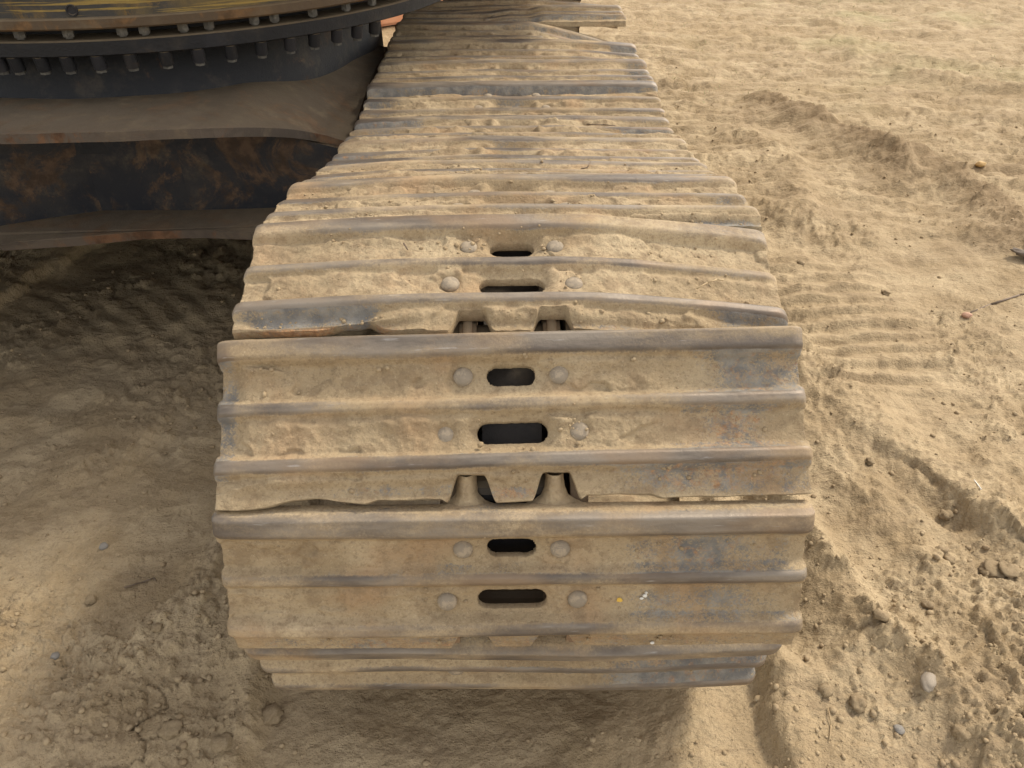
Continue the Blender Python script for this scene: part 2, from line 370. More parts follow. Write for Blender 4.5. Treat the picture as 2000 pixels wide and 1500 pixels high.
green = (sst(3.6, 6.0, Yg)*sst(.9, 2.2, Xg))
dark_brown = .55*sst(.10, .30, fbm(Xg, Yg, 1.1, 4, 120))*sst(.4, .9, Xg)*sst(1.9, 2.6, Yg)*sst(5.2, 3.8, Yg)  # scattered damp patches
for pts, hh, wl_, wr_ in RIDGES[4:6]:
    d, sd_ = polydist(Xg+.04*fbm(Xg, Yg, 7, 3, 80), Yg+.04*fbm(Xg, Yg, 7, 3, 83), pts); dark_brown = np.maximum(dark_brown, .75*gauss(np.where(sd_ > 0, d/.08, d/.15)))  # darker brown along two berms
me = fast_mesh('ground', co, q, {'green': green, 'dark_brown': dark_brown}); me.materials.append(M['sand'])
ground = link(bpy.data.objects.new('ground', me)); ground['kind'] = 'structure'
# wide sheet to the horizon, lower than the fine one
n = 90; gx = np.sign(np.linspace(-1, 1, n))*np.abs(np.linspace(-1, 1, n))**3*600; GXX, GYY = np.meshgrid(gx, gx)
ZZ = -.10+.10*fbm(GXX, GYY, .05, 3, 5)*sst(20, 60, np.hypot(GXX, GYY))
idn = np.arange(n*n).reshape(n, n); q2 = np.stack([idn[:-1, :-1], idn[:-1, 1:], idn[1:, 1:], idn[1:, :-1]], -1).reshape(-1, 4)
me = fast_mesh('terrain', np.stack([GXX, GYY, ZZ], -1).reshape(-1, 3), q2); me.materials.append(M['sand'])
far_g = link(bpy.data.objects.new('terrain', me)); far_g['kind'] = 'structure'
def gz(x, y): return float(terrain(np.array([[float(x)]]), np.array([[float(y)]]))[0, 0])

# ------------------------------------------------------------------ the excavator
ROOT = Vector((-1.16, 2.86, 0))
exc = bpy.data.objects.new('excavator', None); col.objects.link(exc); exc.location = ROOT
label(exc, 'old crawler excavator with dust-caked steel track and dark rusty turntable', 'excavator')
def at_root(o): o.location = Vector(o.location)-ROOT; return o

PITCH = .2307; HALF = .402; S_LIP = .224
def shoe_heights(X, S, seed, fill, bares, amp=1.):
    """plate profile, dirt level, attributes.  X across, S along the shoe"""
    hb = (.0275, .0205, .0225); cs = (.0175, .101, .179); fw = (.0095, .0025, .0035)
    h = np.zeros_like(X); crest = np.zeros_like(X)
    wob = .0012*fbm(X, S*0+seed, 5, 3, seed)
    for i in range(3):
        d = np.abs(S-cs[i]-.0015*fbm(X, S*0, 4, 3, seed+i*5)); f_ = fw[i]*(1+.25*fbm(X, S*0, 3, 2, seed+i+9))
        t = np.clip((d-f_)/(.019 if i else .023), 0, 1); prof = np.clip(1-t**2.1, 0, 1)**1.9
        hh = hb[i]*(1+.08*fbm(X, S*0, 3, 3, seed+i*3+2))+wob
        h = np.maximum(h, hh*prof); crest = np.maximum(crest, sst(.62, .95, prof))
    # front edge of the leading bar is rounded down
    h = h - .010*sst(.007, .0, S)**1.5
    # dish between the bars and a drooping lip
    h = h - .0035*gauss((S-.06)/.02) - .0035*gauss((S-.14)/.02) - .006*sst(.195, .226, S)
    endr = sst(HALF+.004, HALF-.012, np.abs(X)); h = h*(1-.45*np.clip((np.abs(X)-.376)/.024, 0, 1)**2*sst(.004, .02, h))-(1-endr)*.003
    # dirt
    lump = fbm(X, S*1.5, 9, 4, seed+40)
    plateau = sst(-.06, -.01, fbm(X, S*1.3, 5.5, 4, seed+50)+.03*fbm(X, S, 40, 2, seed+3))
    lv = .002+fill*(.0065+.0065*lump)+plateau*.0065*amp*(.8+.5*fbm(X, S, 25, 3, seed+60))
    lv += .0030*fbm(X, S, 42, 5, seed+66, .62)+.0022*np.abs(fbm(X, S*1.4, 20, 4, seed+67, .6))-.001
    near_bar = np.minimum(np.minimum(np.abs(S-.045), np.abs(S-.125)), np.abs(S-.203)); lv += .005*fill*gauss(near_bar/.010)*(1+lump)
    bare = np.zeros_like(X); rust = np.zeros_like(X)
    for (bx, bs, rx, rs, st, ru) in bares:
        e = gauss(np.abs((X-bx)/rx)**1.6)*gauss(np.abs((S-bs)/rs)**1.6)*st
        bare = np.maximum(bare, e); rust = np.maximum(rust, e*ru)
    lv = lv*(1-.95*np.clip(bare*1.3, 0, 1))
    return h, lv, crest, bare, rust
def stadium(X, S, s0, a, r): return np.hypot(np.maximum(np.abs(X)-a, 0), S-s0)-r
SLOTS = ((.0605, .020, .0140), (.140, .034, .0150))
def notch(X, deep=.030):
    """how much the trailing lip is cut back at x"""
    w = 0
    for xc in (-.0575, .0575):
        d = np.abs(X-xc); w = np.maximum(w, 1-sst(.0165, .034, d))
    return w*deep
def make_shoe_mesh(seed, nx=420, ns=140, fill=1., bares=(), droop=(0, 0), lip=None, slots=True, amp=1., twist=0., xs=(1., 1.), fold=None, curl=0., ext=0., cut=True):
    xa = np.linspace(-1, 1, nx)*.4; X, T = np.meshgrid(xa, np.linspace(0, 1, ns))
    L = S_LIP+ext+.0025*fbm(X, X*0, 7, 4, seed+70)+.0012*fbm(X, X*0, 45, 3, seed+71)-(notch(X, .030+ext*.8) if cut else 0)
    if lip is not None: L = L+lip(X)
    s1 = .19; k = .80
    S = np.where(T < k, T/k*s1, s1+(T-k)/(1-k)*(L-s1))
    h, lv, crest, bare, rust = shoe_heights(X, S, seed, fill, bares, amp)
    rag = .0009*fbm(X, S, 90, 3, seed+5)
    sd = np.full(X.shape, 1.)
    if slots:
        for s0, a, r in SLOTS:
            d = stadium(X, S, s0, a, r)+rag; sd = np.minimum(sd, d)
        lv = lv*sst(-.002, .022, sd)**.7
    # bolts stay visible
    for s0, bx in ((.0605, .0665), (.140, .091)):
        for sg in (-1, 1): lv = lv*(1-.75*gauss(np.hypot(X-sg*bx, S-s0)/.014))
    # the lip near its cut-outs stays cleaner
    H = np.maximum(h, lv)+.0012*sst(.004, .0, np.abs(h-lv))
    dirt = sst(-.001, .0035, lv-h)
    dirt = dirt*(1-.92*np.clip(bare*1.25, 0, 1))
    dirt = np.maximum(dirt, .45*(1-crest)*sst(.5, .1, bare))
    # x outline: bars reach a little further out than the plate
    xs_ = np.where(X < 0, xs[0], xs[1]); XX = X*xs_*(HALF+.010*np.clip(h/.022, 0, 1)+.0012*fbm(S*6, S*0+np.sign(X), 8, 3, seed+77))/.4
    # snap the grid to the slot outline
    dx = (xa[1]-xa[0]); ds = s1/(ns*k)
    if slots:
        for _ in range(2):
            e = 1e-4
            best = None
            for s0, a, r in SLOTS:
                d = stadium(XX, S, s0, a, r)+rag
                gxx = (stadium(XX+e, S, s0, a, r)-stadium(XX-e, S, s0, a, r))/(2*e); gss = (stadium(XX, S+e, s0, a, r)-stadium(XX, S-e, s0, a, r))/(2*e)
                mk = np.abs(d) < .55*max(dx, ds)
                XX = np.where(mk, XX-d*gxx, XX); S = np.where(mk, S-d*gss, S)
        sd = np.full(X.shape, 1.)
        for s0, a, r in SLOTS: sd = np.minimum(sd, stadium(XX, S, s0, a, r)+rag)
    # bends of the whole plate
    dl = np.clip((-XX-.05)/.35, 0, 1.2)**1.6*droop[0]; dr = np.clip((XX-.05)/.35, 0, 1.2)**1.6*droop[1]
    base = -(dl+dr)+.004*fbm(XX, S*0, 2.5, 2, seed+33)+twist*XX*(S-.11)
    if fold: base = base+fold(XX, S)
    base = base-curl*np.clip((S-.188)/.036, 0, 1.3)**1.5
    top = np.stack([XX, -S, H+base], -1)
    side = np.stack([XX, -S, np.minimum(H, 0)*0-.012+base], -1)
    # faces
    idn = np.arange(nx*ns).reshape(ns, nx)
    F = np.stack([idn[:-1, :-1], idn[1:, :-1], idn[1:, 1:], idn[:-1, 1:]], -1).reshape(-1, 4)
    if slots:
        c_ = sd.ravel()[F].mean(1); F = F[c_ > 1e-5]
    # boundary edges -> skirt with its own lower vertices
    E = np.concatenate([F[:, [0, 1]], F[:, [1, 2]], F[:, [2, 3]], F[:, [3, 0]]]); key = np.sort(E, 1); kk = key[:, 0]*10**7+key[:, 1]
    u_, inv, cnt = np.unique(kk, return_inverse=True, return_counts=True); B = E[cnt[inv] == 1]
    bv = np.unique(B); mp = -np.ones(nx*ns, int); mp[bv] = nx*ns+np.arange(len(bv))
    tv = top.reshape(-1, 3); sv = side.reshape(-1, 3)[bv]
    SK = np.stack([B[:, 1], B[:, 0], mp[B[:, 0]], mp[B[:, 1]]], -1)
    # plain underside of the plate (left open around the slots)
    allv = np.concatenate([tv, sv]); allf = np.concatenate([F, SK])
    used = np.zeros(len(allv), bool); used[allf] = True; re = np.cumsum(used)-1
    A = {}
    for kx, arr in (('dirt', dirt), ('crest', crest), ('bare', bare), ('rust', rust)):
        a_ = arr.ravel(); A[kx] = np.concatenate([a_, a_[bv]*(1 if kx != 'crest' else .0)])[used]
    me = fast_mesh('track_shoe', allv[used], re[allf], A)
    return me

bolt_bm = bmesh.new(); rings = []
for r_, z_ in ((.0138, -.004), (.0138, .002), (.0125, .0058), (.0095, .0088), (.005, .0106), (.0015, .0110)):
    rings.append([bolt_bm.verts.new((r_*math.cos(2*math.pi*i/20), r_*math.sin(2*math.pi*i/20), z_)) for i in range(20)])
for A_, B_ in zip(rings[:-1], rings[1:]):
    for i in range(20): bolt_bm.faces.new((A_[i], A_[(i+1) % 20], B_[(i+1) % 20], B_[i]))
bolt_bm.faces.new(rings[-1]); bolt_me = bpy.data.meshes.new('bolt_head'); bolt_bm.to_mesh(bolt_me); bolt_bm.free()
bolt_me.polygons.foreach_set('use_smooth', [True]*len(bolt_me.polygons)); bolt_me.materials.append(M['bolthead'])

def link_mesh(sg):
    """one S-shaped link: outline in (s, z), shifted in x along s"""
    bm = bmesh.new(); wid = .0125
    pts = []
    r = .044; zc = -.060
    for i in range(11):
        a = math.pi/2+math.pi*i/10; pts.append((0+r*math.cos(a), zc+r*math.sin(a)))
    for i in range(11):
        a = -math.pi/2+math.pi*i/10; pts.append((.2307+.026*math.cos(a), zc+.030*math.sin(a)))
    def xoff(s): return sg*(.0605+.030*float(sst(.035, .13, np.array(s))))
    out = []
    full = []
    for i in range(len(pts)):
        a, b_ = pts[i], pts[(i+1) % len(pts)]; full.append(a)
        if abs(b_[0]-a[0]) > .1:
            for k_ in range(1, 8): full.append((a[0]+(b_[0]-a[0])*k_/8, a[1]+(b_[1]-a[1])*k_/8))
    A_ = [bm.verts.new((xoff(s)-wid, -s, z)) for s, z in full]; B_ = [bm.verts.new((xoff(s)+wid, -s, z)) for s, z in full]
    m_ = len(full)
    for i in range(m_): bm.faces.new((A_[i], A_[(i+1) % m_], B_[(i+1) % m_], B_[i]))
    bm.faces.new(A_[::-1]); bm.faces.new(B_)
    es = [e for e in bm.edges if len(e.link_faces) == 2 and any(len(f.verts) > 6 for f in e.link_faces)]
    bmesh.ops.bevel(bm, geom=es, offset=.006, segments=3, affect='EDGES')
    bmesh.ops.triangulate(bm, faces=[f for f in bm.faces if len(f.verts) > 8])
    bmesh.ops.recalc_face_normals(bm, faces=bm.faces)
    me = bpy.data.meshes.new('track_link'); bm.to_mesh(me); bm.free(); me.polygons.foreach_set('use_smooth', [True]*len(me.polygons)); me.materials.append(M['link']); return me
LINKS = (link_mesh(-1), link_mesh(1))
bm = bmesh.new(); add_cyl(bm, (-.05, 0, -.060), (.05, 0, -.060), .031, seg=20); bmesh.ops.recalc_face_normals(bm, faces=bm.faces)
bush_me = bpy.data.meshes.new('bushing'); bm.to_mesh(bush_me); bm.free(); bush_me.materials.append(M['black'])

def clump_mesh(seed):
    """dirt flaring from the link end up to the edge of the plate"""
    na, nb = 40, 36; a = np.linspace(-1, 1, na); t = np.linspace(0, 1, nb); Aa, Tt = np.meshgrid(a, t)
    s_ = -.040+.046*Tt; w = .0130+.026*np.exp(-(.004-s_)/.0075)*(s_ < .004)+.026*(s_ >= .004)
    w = w*(1+.18*fbm(s_*60, Aa*0+seed, 1, 3, seed+200)); X = Aa*w
    Zz = -.0035-.018*(np.abs(Aa)**2.6)-.007*(1-Tt)+.0022*fbm(X, s_, 120, 3, seed+210)
    idn = np.arange(na*nb).reshape(nb, na); qf = np.stack([idn[:-1, :-1], idn[1:, :-1], idn[1:, 1:], idn[:-1, 1:]], -1).reshape(-1, 4)
    me = fast_mesh('mud_clump', np.stack([X, -s_, Zz], -1).reshape(-1, 3), qf); me.materials.append(M['dirt']); return me

def fleck_mesh(seed):
    bm = bmesh.new(); bmesh.ops.create_icosphere(bm, subdivisions=2, radius=1)
    for v_ in bm.verts: v_.co = v_.co*(1+.5*float(fbm(np.array(v_.co.x+seed), np.array(v_.co.y), 1.4, 3, seed % 40)))
    me = bpy.data.meshes.new('paint_fleck'); bm.to_mesh(me); bm.free(); return me

def place_shoe(me, y, z, theta, parts=True, clump=False, x=0., yaw=0.):
    x = x-math.sin(R(yaw))*.11 if parts else x
    o = bpy.data.objects.new('track_shoe', me); link(o, exc); o.location = Vector((x, y, z))-ROOT
    o.rotation_euler = (Matrix.Rotation(R(180-theta), 3, 'X') @ Matrix.Rotation(R(yaw), 3, 'Z')).to_euler()
    if parts:
        for s0, bx, hz in ((.0605, .0665, .0035), (.140, .091, .0035)):
            for sg in (-1, 1):
                b_ = bpy.data.objects.new('bolt_head', bolt_me); link(b_, o); b_.location = (sg*bx, -s0, hz+random.uniform(-.001, .0015)); b_.rotation_euler = (0, 0, random.uniform(0, 6)); b_.scale = (1.0, 1.0, random.uniform(.6, .85))
        for lm in LINKS: l_ = bpy.data.objects.new('track_link', lm); link(l_, o)
        l_ = bpy.data.objects.new('bushing', bush_me); link(l_, o)
    if clump:
        for i, sg in enumerate((-1, 1)):
            c_ = bpy.data.objects.new('mud_clump', clump_mesh(int(abs(y)*100) % 50+i*7)); link(c_, o); c_.location = (sg*.0605, 0, 0) if z > .5 else (sg*.0605, -.003, -.002)
    return o

def lipD(X): return -.011*sst(-.13, -.20, X)+.018*sst(-.20, -.245, X)*0 - .010*sst(-.22, -.28, X)*sst(-.32, -.26, X)*0 + (-.012*gauss((X+.205)/.016)-.010*gauss((X+.235)/.02)) - .004*sst(-.22, -.15, X)*0 - .006*gauss((X+.40)/.10)
def lipC(X): return -.006*sst(.088, .10, np.abs(X))*sst(.20, .18, np.abs(X))+-.004*gauss((X+.30)/.05)+.004*gauss((X+.36)/.05)-.008*gauss((X+.27)/.05)
def lipB(X): return .004*fbm(X, X*0, 6, 2, 300)
FITTED = [  # y, height drop below the camera, angle
    ('A', .7320, -.992, 74.0), ('B', .7725, -.7670, 110.0), ('C', .9456, -.6008, 137.6), ('D', 1.1703, -.5365, 164.8),
    ('E', 1.3974, -.5679, 186.8), ('F', 1.621, -.6246, 194.2), ('G', 1.85, -.6519, 186.8), ('H', 2.0797, -.6736, 185.4),
    ('I', 2.3086, -.6456, 173.0), ('J', 2.5393, -.6481, 180.6), ('K', 2.7697, -.6384, 177.6), ('L', 3.0003, -.6319, 178.4),
    ('M', 3.2303, -.6353, 182.3), ('N', 3.4608, -.6402, 180.5)]
OPT = {
 'A': dict(xs=(.975, .985), fill=.30, amp=.3, droop=(.0, .006), bares=[(.30, .09, .14, .035, 1, .3), (.30, .16, .15, .03, .9, .3), (0, .21, .5, .02, .5, 1)]),
 'B': dict(xs=(.99, 1.), curl=.012, fill=.60, amp=.75, droop=(.004, -.002), lip=lipB, bares=[(.27, .065, .15, .03, .75, .5), (.27, .14, .15, .03, .7, .4), (0, .212, .6, .02, .7, .9), (-.05, .07, .12, .03, .35, .8)]),
 'C': dict(ext=.009, fill=.80, amp=.8, droop=(.006, .004), lip=lipC, bares=[(.34, .065, .10, .04, .85, .45), (.30, .14, .10, .035, .70, 1.0), (.27, .21, .20, .03, .72, .8), (.0, .222, .05, .012, .8, 1), (-.15, .215, .2, .012, .6, .5), (-.39, .1, .02, .1, .8, 0)]),
 'D': dict(ext=.008, fill=.85, amp=1.0, droop=(.020, .036), lip=lipD, bares=[(-.29, .202, .10, .014, 1.2, 0), (-.29, .222, .15, .010, 1, 1.3), (.35, .20, .08, .03, .6, .3), (.12, .222, .2, .008, .7, .8)]),
 'E': dict(cut=False, fill=.95, amp=1.0, droop=(.014, .004), bares=[(.30, .215, .16, .012, 1, .1), (.0, .21, .1, .02, .4, .5), (.37, .14, .05, .04, .6, 0)]),
 'F': dict(cut=False, fill=1.4, amp=.8, droop=(.016, .004), bares=[(-.36, .14, .05, .08, .7, .8)]),
 'G': dict(cut=False, fill=1.4, amp=.8, droop=(.014, .004), bares=[(-.35, .14, .06, .08, .8, .6), (0, .06, .06, .03, .5, .5)]),
 'H': dict(cut=False, fill=1.35, amp=1.1, droop=(.010, .004), bares=[(-.33, .05, .10, .03, 1, .2), (-.35, .15, .08, .04, .8, .9), (.33, .10, .07, .06, .8, 0)]),
 'I': dict(cut=False, fill=1.0, amp=.8, droop=(.006, .0), bares=[(-.1, .035, .5, .02, 1.0, 0), (-.36, .1, .06, .1, .7, 0), (.0, .14, .05, .03, .8, 0)]),
 'J': dict(cut=False, fill=.9, amp=.7, droop=(.006, .0), bares=[(.37, .1, .04, .1, .7, .2)]),
 'K': dict(cut=False, fill=.9, amp=.9, droop=(.006, .015), bares=[(.36, .06, .05, .05, .9, 0)]),
 'L': dict(cut=False, fill=.8, amp=.9, fold=lambda X, S: -.085*np.clip((X-.06)/.34, 0, 1)**1.15, bares=[(.2, .04, .25, .02, .5, .2)]),
 'M': dict(cut=False, fill=.6, amp=.6, fold=lambda X, S: .012*sst(.05, .12, X)-.010*sst(.0, -.1, X), bares=[(.2, .2, .3, .03, .5, .3)]),
 'N': dict(cut=False, fill=.6, amp=.6, fold=lambda X, S: -.03*np.clip((X-.1)/.3, 0, 1)-.015*np.clip((-X)/.4, 0, 1), bares=[]),
}
YAW = {'C': 1.5, 'B': .8, 'D': .3, 'A': .5, 'E': .3}
for i, (k, y, zz, th) in enumerate(FITTED):
    near = k in 'ABCDE'; mid = k in 'FGHI'
    nx, ns = (440, 150) if near else ((300, 90) if mid else (220, 60))
    me = make_shoe_mesh(100+i*13, nx, ns, slots=True, **OPT[k]); me.materials.append(M['shoe'])
    # at far shoes the slots are packed with dirt
    o = place_shoe(me, y, CAM_H+zz, th, True, k in 'AB', yaw=YAW.get(k, random.uniform(-.3, .3)))
    if k in 'EFGHIJKLMN':
        f_ = bpy.data.objects.new('packed_dirt', None)
        vs_ = []; nx2 = 60; ns2 = 50
        xa = np.linspace(-.085, .085, nx2); sa = np.linspace(.03, .17, ns2); X, S = np.meshgrid(xa, sa)
        Zp = -.002+.004*fbm(X, S, 22, 4, 500+i)
        d_ = np.minimum(stadium(X, S, .0605, .020, .014), stadium(X, S, .140, .034, .015)); Zp = Zp-.010*sst(.0, .012, d_)
        idn = np.arange(nx2*ns2).reshape(ns2, nx2); qf = np.stack([idn[:-1, :-1], idn[1:, :-1], idn[1:, 1:], idn[:-1, 1:]], -1).reshape(-1, 4)
        mm = fast_mesh('packed_dirt', np.stack([X, -S, Zp], -1).reshape(-1, 3), qf); mm.materials.append(M['dirt'])
        f_ = bpy.data.objects.new('packed_dirt', mm); link(f_, o)

SHOES = {}
for o_ in exc.children:
    if o_.name.startswith('track_shoe'): SHOES['ABCDEFGHIJKLMN'[len(SHOES)]] = o_
for (x_, s_, r__, mm) in ((.185, .136, .0036, 'white'), (.181, .140, .0026, 'white'), (.187, .131, .0022, 'white'), (.150, .142, .0042, 'yellowpaint'), (.108, .050, .0040, 'yellowpaint'), (.066, .044, .003, 'yellowpaint'), (.20, .217, .003, 'white')):
    me_ = fleck_mesh(int(x_*1000)); me_.materials.append(M[mm]); f_ = bpy.data.objects.new('paint_fleck', me_); link(f_, SHOES['B']); f_.location = (x_, -s_, .0042 if s_ < .2 else -.004); f_.scale = (r__, r__*.8, .0016)

# rest of the loop, out of sight: one shared lighter mesh
low = make_shoe_mesh(900, 60, 30, fill=.6, slots=False); low.materials.append(M['shoe'])
def run_path():
    out = []; y, z, th = .7195+PITCH*math.cos(R(67.3)), CAM_H-.977-PITCH*math.sin(R(67.3)), 36.
    path = [36, 10]+[0]*15+[-14, -44, -74, -104, -134, -162]+[-178]*5
    for t in path:
        out.append((y, z, t)); y += PITCH*math.cos(R(t)); z -= PITCH*math.sin(R(t)); 
    return out
for (y, z, t) in run_path():
    place_shoe(low, y, max(z, .004) if abs(t) < 11 else z, t, False)

# second track, on the far side of the machine
full = [(f[1], CAM_H+f[2], f[3]) for f in FITTED]+run_path()
for (y, z, t) in full:
    place_shoe(low, y, max(z, .004) if abs(t) < 11 else z, t, False, x=-2.32)

def part(name, bm, material, smooth=False):
    o = bm_obj(name, bm, material, exc, (0, 0, 0), smooth); o.location = -ROOT; return o
for sx in (0, -2.32):
    iy, iz = 1.10, CAM_H-.925
    bm = bmesh.new(); add_cyl(bm, (sx-.095, iy, iz), (sx+.095, iy, iz), .265, seg=64); add_cyl(bm, (sx-.042, iy, iz), (sx+.042, iy, iz), .315, seg=64)
    add_cyl(bm, (sx-.13, iy, iz), (sx+.13, iy, iz), .09, seg=32); part('idler_wheel', bm, M['tub'], False)  # shade-dark casting keeps the slots above it black
    bm = bmesh.new(); add_prism(bm, [(1.30, .26), (4.75, .26), (4.75, .50), (4.4, .56), (1.75, .56), (1.30, .48)], sx-.16, sx+.16, .01)
    for v_ in bm.verts: v_.co = Vector((v_.co.z, v_.co.x, v_.co.y))
    part('track_frame', bm, M['plate'])
    for ry in (1.75, 2.15, 2.55, 2.95, 3.35, 3.75, 4.15, 4.5):
        bm = bmesh.new(); add_cyl(bm, (sx-.13, ry, .20), (sx+.13, ry, .20), .085, seg=24); part('track_roller', bm, M['plate'])
    for ry in (2.35, 3.7):
        bm = bmesh.new(); add_cyl(bm, (sx-.11, ry, .555), (sx+.11, ry, .555), .055, seg=24); part('carrier_roller', bm, M['plate'])
    bm = bmesh.new(); pts = []
    for i in range(44):
        a = 2*math.pi*i/44; rr = .30 if i % 2 else .255; pts.append((4.95+rr*math.cos(a), .43+rr*math.sin(a)))
    add_prism(bm, pts, sx-.035, sx+.035)
    for v_ in bm.verts: v_.co = Vector((v_.co.z, v_.co.x, v_.co.y))
    add_cyl(bm, (sx-.16, 4.95, .43), (sx+.14, 4.95, .43), .2, seg=40); part('sprocket', bm, M['plate'])

# ---- carbody: legs, web, flanges, tub
CX, CY = -1.16, 2.94
def mirror(pts): return pts+[(2*CX-x, y) for x, y in pts[::-1]]
def plate_z(x): return .78-.12*float(sst(.44, .74, np.array(abs(x-CX))))
edge_top = [(-0.410, 2.042), (-0.435, 2.061), (-0.460, 2.067), (-0.485, 2.065), (-0.510, 2.049), (-0.535, 2.025), (-0.560, 1.994), (-0.585, 1.955), (-0.610, 1.915), (-0.635, 1.876), (-0.660, 1.841), (-0.685, 1.815), (-0.710, 1.800), (-0.735, 1.796), (-0.760, 1.794), (-.90, 1.775), (-1.14, 1.76), (-1.16, 1.76)]
front = edge_top+[(2*CX-x, y) for x, y in edge_top[::-1][1:]]
bm = bmesh.new(); rear = [(-.45, 2.30), (-.47, 2.60), (-.49, 2.90), (-.66, 3.20)]
outl = rear[::-1]+front+[(2*CX-x, y) for x, y in rear]
# strips between the front edge and the back edge, so that the plate can bend down towards the tracks
xs_ = np.linspace(-1.89, -.43, 110)
fx = sorted(front); fxx = [p[0] for p in fx]; fyy = [p[1] for p in fx]
for dz in (0, -.022):
    pass
rows = []
for x in xs_:
    y0 = float(np.interp(x, fxx, fyy)); y1 = 3.2-float(sst(.45, .73, np.array(abs(x-CX))))*.35
    if abs(x-CX) > .70: y1 = 2.9
    rows.append([(x, y0+(y1-y0)*t, plate_z(x)+(.78-plate_z(x))*.35*float(sst(.0, .6, np.array(t)))+.0015*float(perlin(np.array(x*6), np.array(t*8)))) for t in np.linspace(0, 1, 20)])
V_ = [p for r__ in rows for p in r__]+[(p[0], p[1], p[2]-.022) for r__ in rows for p in r__]
nr, nc = len(rows), 20; F_ = []; off = nr*nc
for i in range(nr-1):
    for j in range(nc-1):
        a = i*nc+j; F_.append((a, a+nc, a+nc+1, a+1)); F_.append((off+a, off+a+1, off+a+nc+1, off+a+nc))
    F_.append((i*nc, off+i*nc, off+(i+1)*nc, (i+1)*nc)); F_.append((i*nc+nc-1, (i+1)*nc+nc-1, off+(i+1)*nc+nc-1, off+i*nc+nc-1))
for j in range(nc-1):
    F_.append((j, j+1, off+j+1, off+j)); k_ = (nr-1)*nc+j; F_.append((k_, off+k_, off+k_+1, k_+1))
bm.free(); o = obj_from('top_plate', V_, F_, M['plate'], exc, False); o.location = -ROOT
web = [(-.44, 2.075), (-.868, 2.045), (-1.12, 2.045), (-1.35, 1.95), (-1.60, 1.99), (-1.85, 2.1)]
for a, c_ in zip(web[:-1], web[1:]):
    za, zb = plate_z(a[0])-.0225, plate_z(c_[0])-.0225; a = Vector(a); c_ = Vector(c_); d = (c_-a).normalized(); nrm = Vector((-d.y, d.x))*-.018; c_ = c_+d*.005
    q_ = [(a, .478, za), (c_, .478, zb), (c_-nrm, .478, zb), (a-nrm, .478, za)]
    V_ = [(p.x, p.y, z0) for p, z0, z1 in q_]+[(p.x, p.y, z1) for p, z0, z1 in q_]
    o = obj_from('web_panel', V_, [(3, 2, 1, 0), (4, 5, 6, 7), (0, 1, 5, 4), (1, 2, 6, 5), (2, 3, 7, 6), (3, 0, 4, 7)], M['carbody'], exc, False); o.location = -ROOT
for (x, y) in web[1:3]:
    bm = bmesh.new(); pz = [(x+random.uniform(-.002, .002), y-.004, z) for z in np.linspace(.48, plate_z(x)-.023, 14)]
    for p0, p1 in zip(pz[:-1], pz[1:]): add_cyl(bm, p0, p1, .006, seg=8, caps=False)
    part('weld_seam', bm, M['carbody'], True)
edge_bot = [(-.45, 2.0), (-.56, 1.93), (-.668, 1.875), (-.80, 1.885), (-.951, 1.886), (-1.12, 1.862), (-1.30, 1.84)]
fr = edge_bot+[(2*CX-x, y) for x, y in edge_bot[::-1] if 2*CX-x < -1.31]
bm = bmesh.new(); add_prism(bm, fr+[(-1.87, 2.35), (-.45, 2.35)], .458, .480, .003)
for v_ in bm.verts: v_.co.z += .010*gauss((v_.co.x+.80)/.25)-.006*gauss((v_.co.x+1.3)/.25)
part('bottom_flange', bm, M['plate'])
bm = bmesh.new(); add_box(bm, -1.85, -.46, 2.35, 3.9, .30, .45, .01); part('belly_plate', bm, M['carbody'])
bm = bmesh.new(); add_lathe(bm, [(.87, .94), (.88, .90), (.890, .85), (.902, .80), (.915, .775), (.92, .64)], CX, CY, seg=180)
for v_ in bm.verts:
    a_ = abs(math.atan2(v_.co.x-CX, CY-v_.co.y)); k_ = 1-.235*float(sst(.35, 1.30, np.array(a_)))
    v_.co.x = CX+(v_.co.x-CX)*k_; v_.co.y = CY+(v_.co.y-CY)*k_
part('turntable_tub', bm, M['tub'], True)
bm = bmesh.new(); add_lathe(bm, [(.88, .897), (.995, .897), (1.0, .900), (1.0, .930), (.995, .933), (.88, .933)], CX, CY, seg=200); part('turntable_ring', bm, M['black'], False)
bm = bmesh.new(); add_lathe(bm, [(.88, .957), (1.006, .957), (1.010, .961), (1.010, .979), (1.006, .982), (1.0, .983)], CX, CY, seg=200); part('flange_lip', bm, M['lip'], False)
bm = bmesh.new(); add_lathe(bm, [(.92, .92), (.925, .96)], CX, CY, seg=120); part('inner_race', bm, M['black'], True)
bm = bmesh.new(); add_lathe(bm, [(1.0, .983), (1.0, 1.14), (.88, 1.14)], CX, CY, seg=200)
part('turntable_flange', bm, M['flange'], False)
# hole in the flange: raised ring, black disc in place of its shade
ha = .163; hr = 1.0005; hz = .998
bm = bmesh.new(); add_lathe(bm, [], 0, 0, seg=3) if False else None
ctr = Vector((CX+hr*math.sin(ha), CY-hr*math.cos(ha), hz)); outd = Vector((math.sin(ha), -math.cos(ha), 0))
bm.free() if bm else None
bm = bmesh.new(); seg = 20; up = Vector((0, 0, 1)); tang = outd.cross(up)
rr = []
for (r_, dpt) in ((.0135, .0005), (.0125, .003), (.010, .003), (.0085, .0005)):
    rr.append([bm.verts.new(ctr+outd*dpt+(tang*math.cos(2*math.pi*i/seg)+up*math.sin(2*math.pi*i/seg))*r_) for i in range(seg)])
for A_, B_ in zip(rr[:-1], rr[1:]):
    for i in range(seg): bm.faces.new((A_[i], A_[(i+1) % seg], B_[(i+1) % seg], B_[i]))
bm.faces.new([v_ for v_ in rr[-1]]); part('hole_disc', bm, M['black'], False)
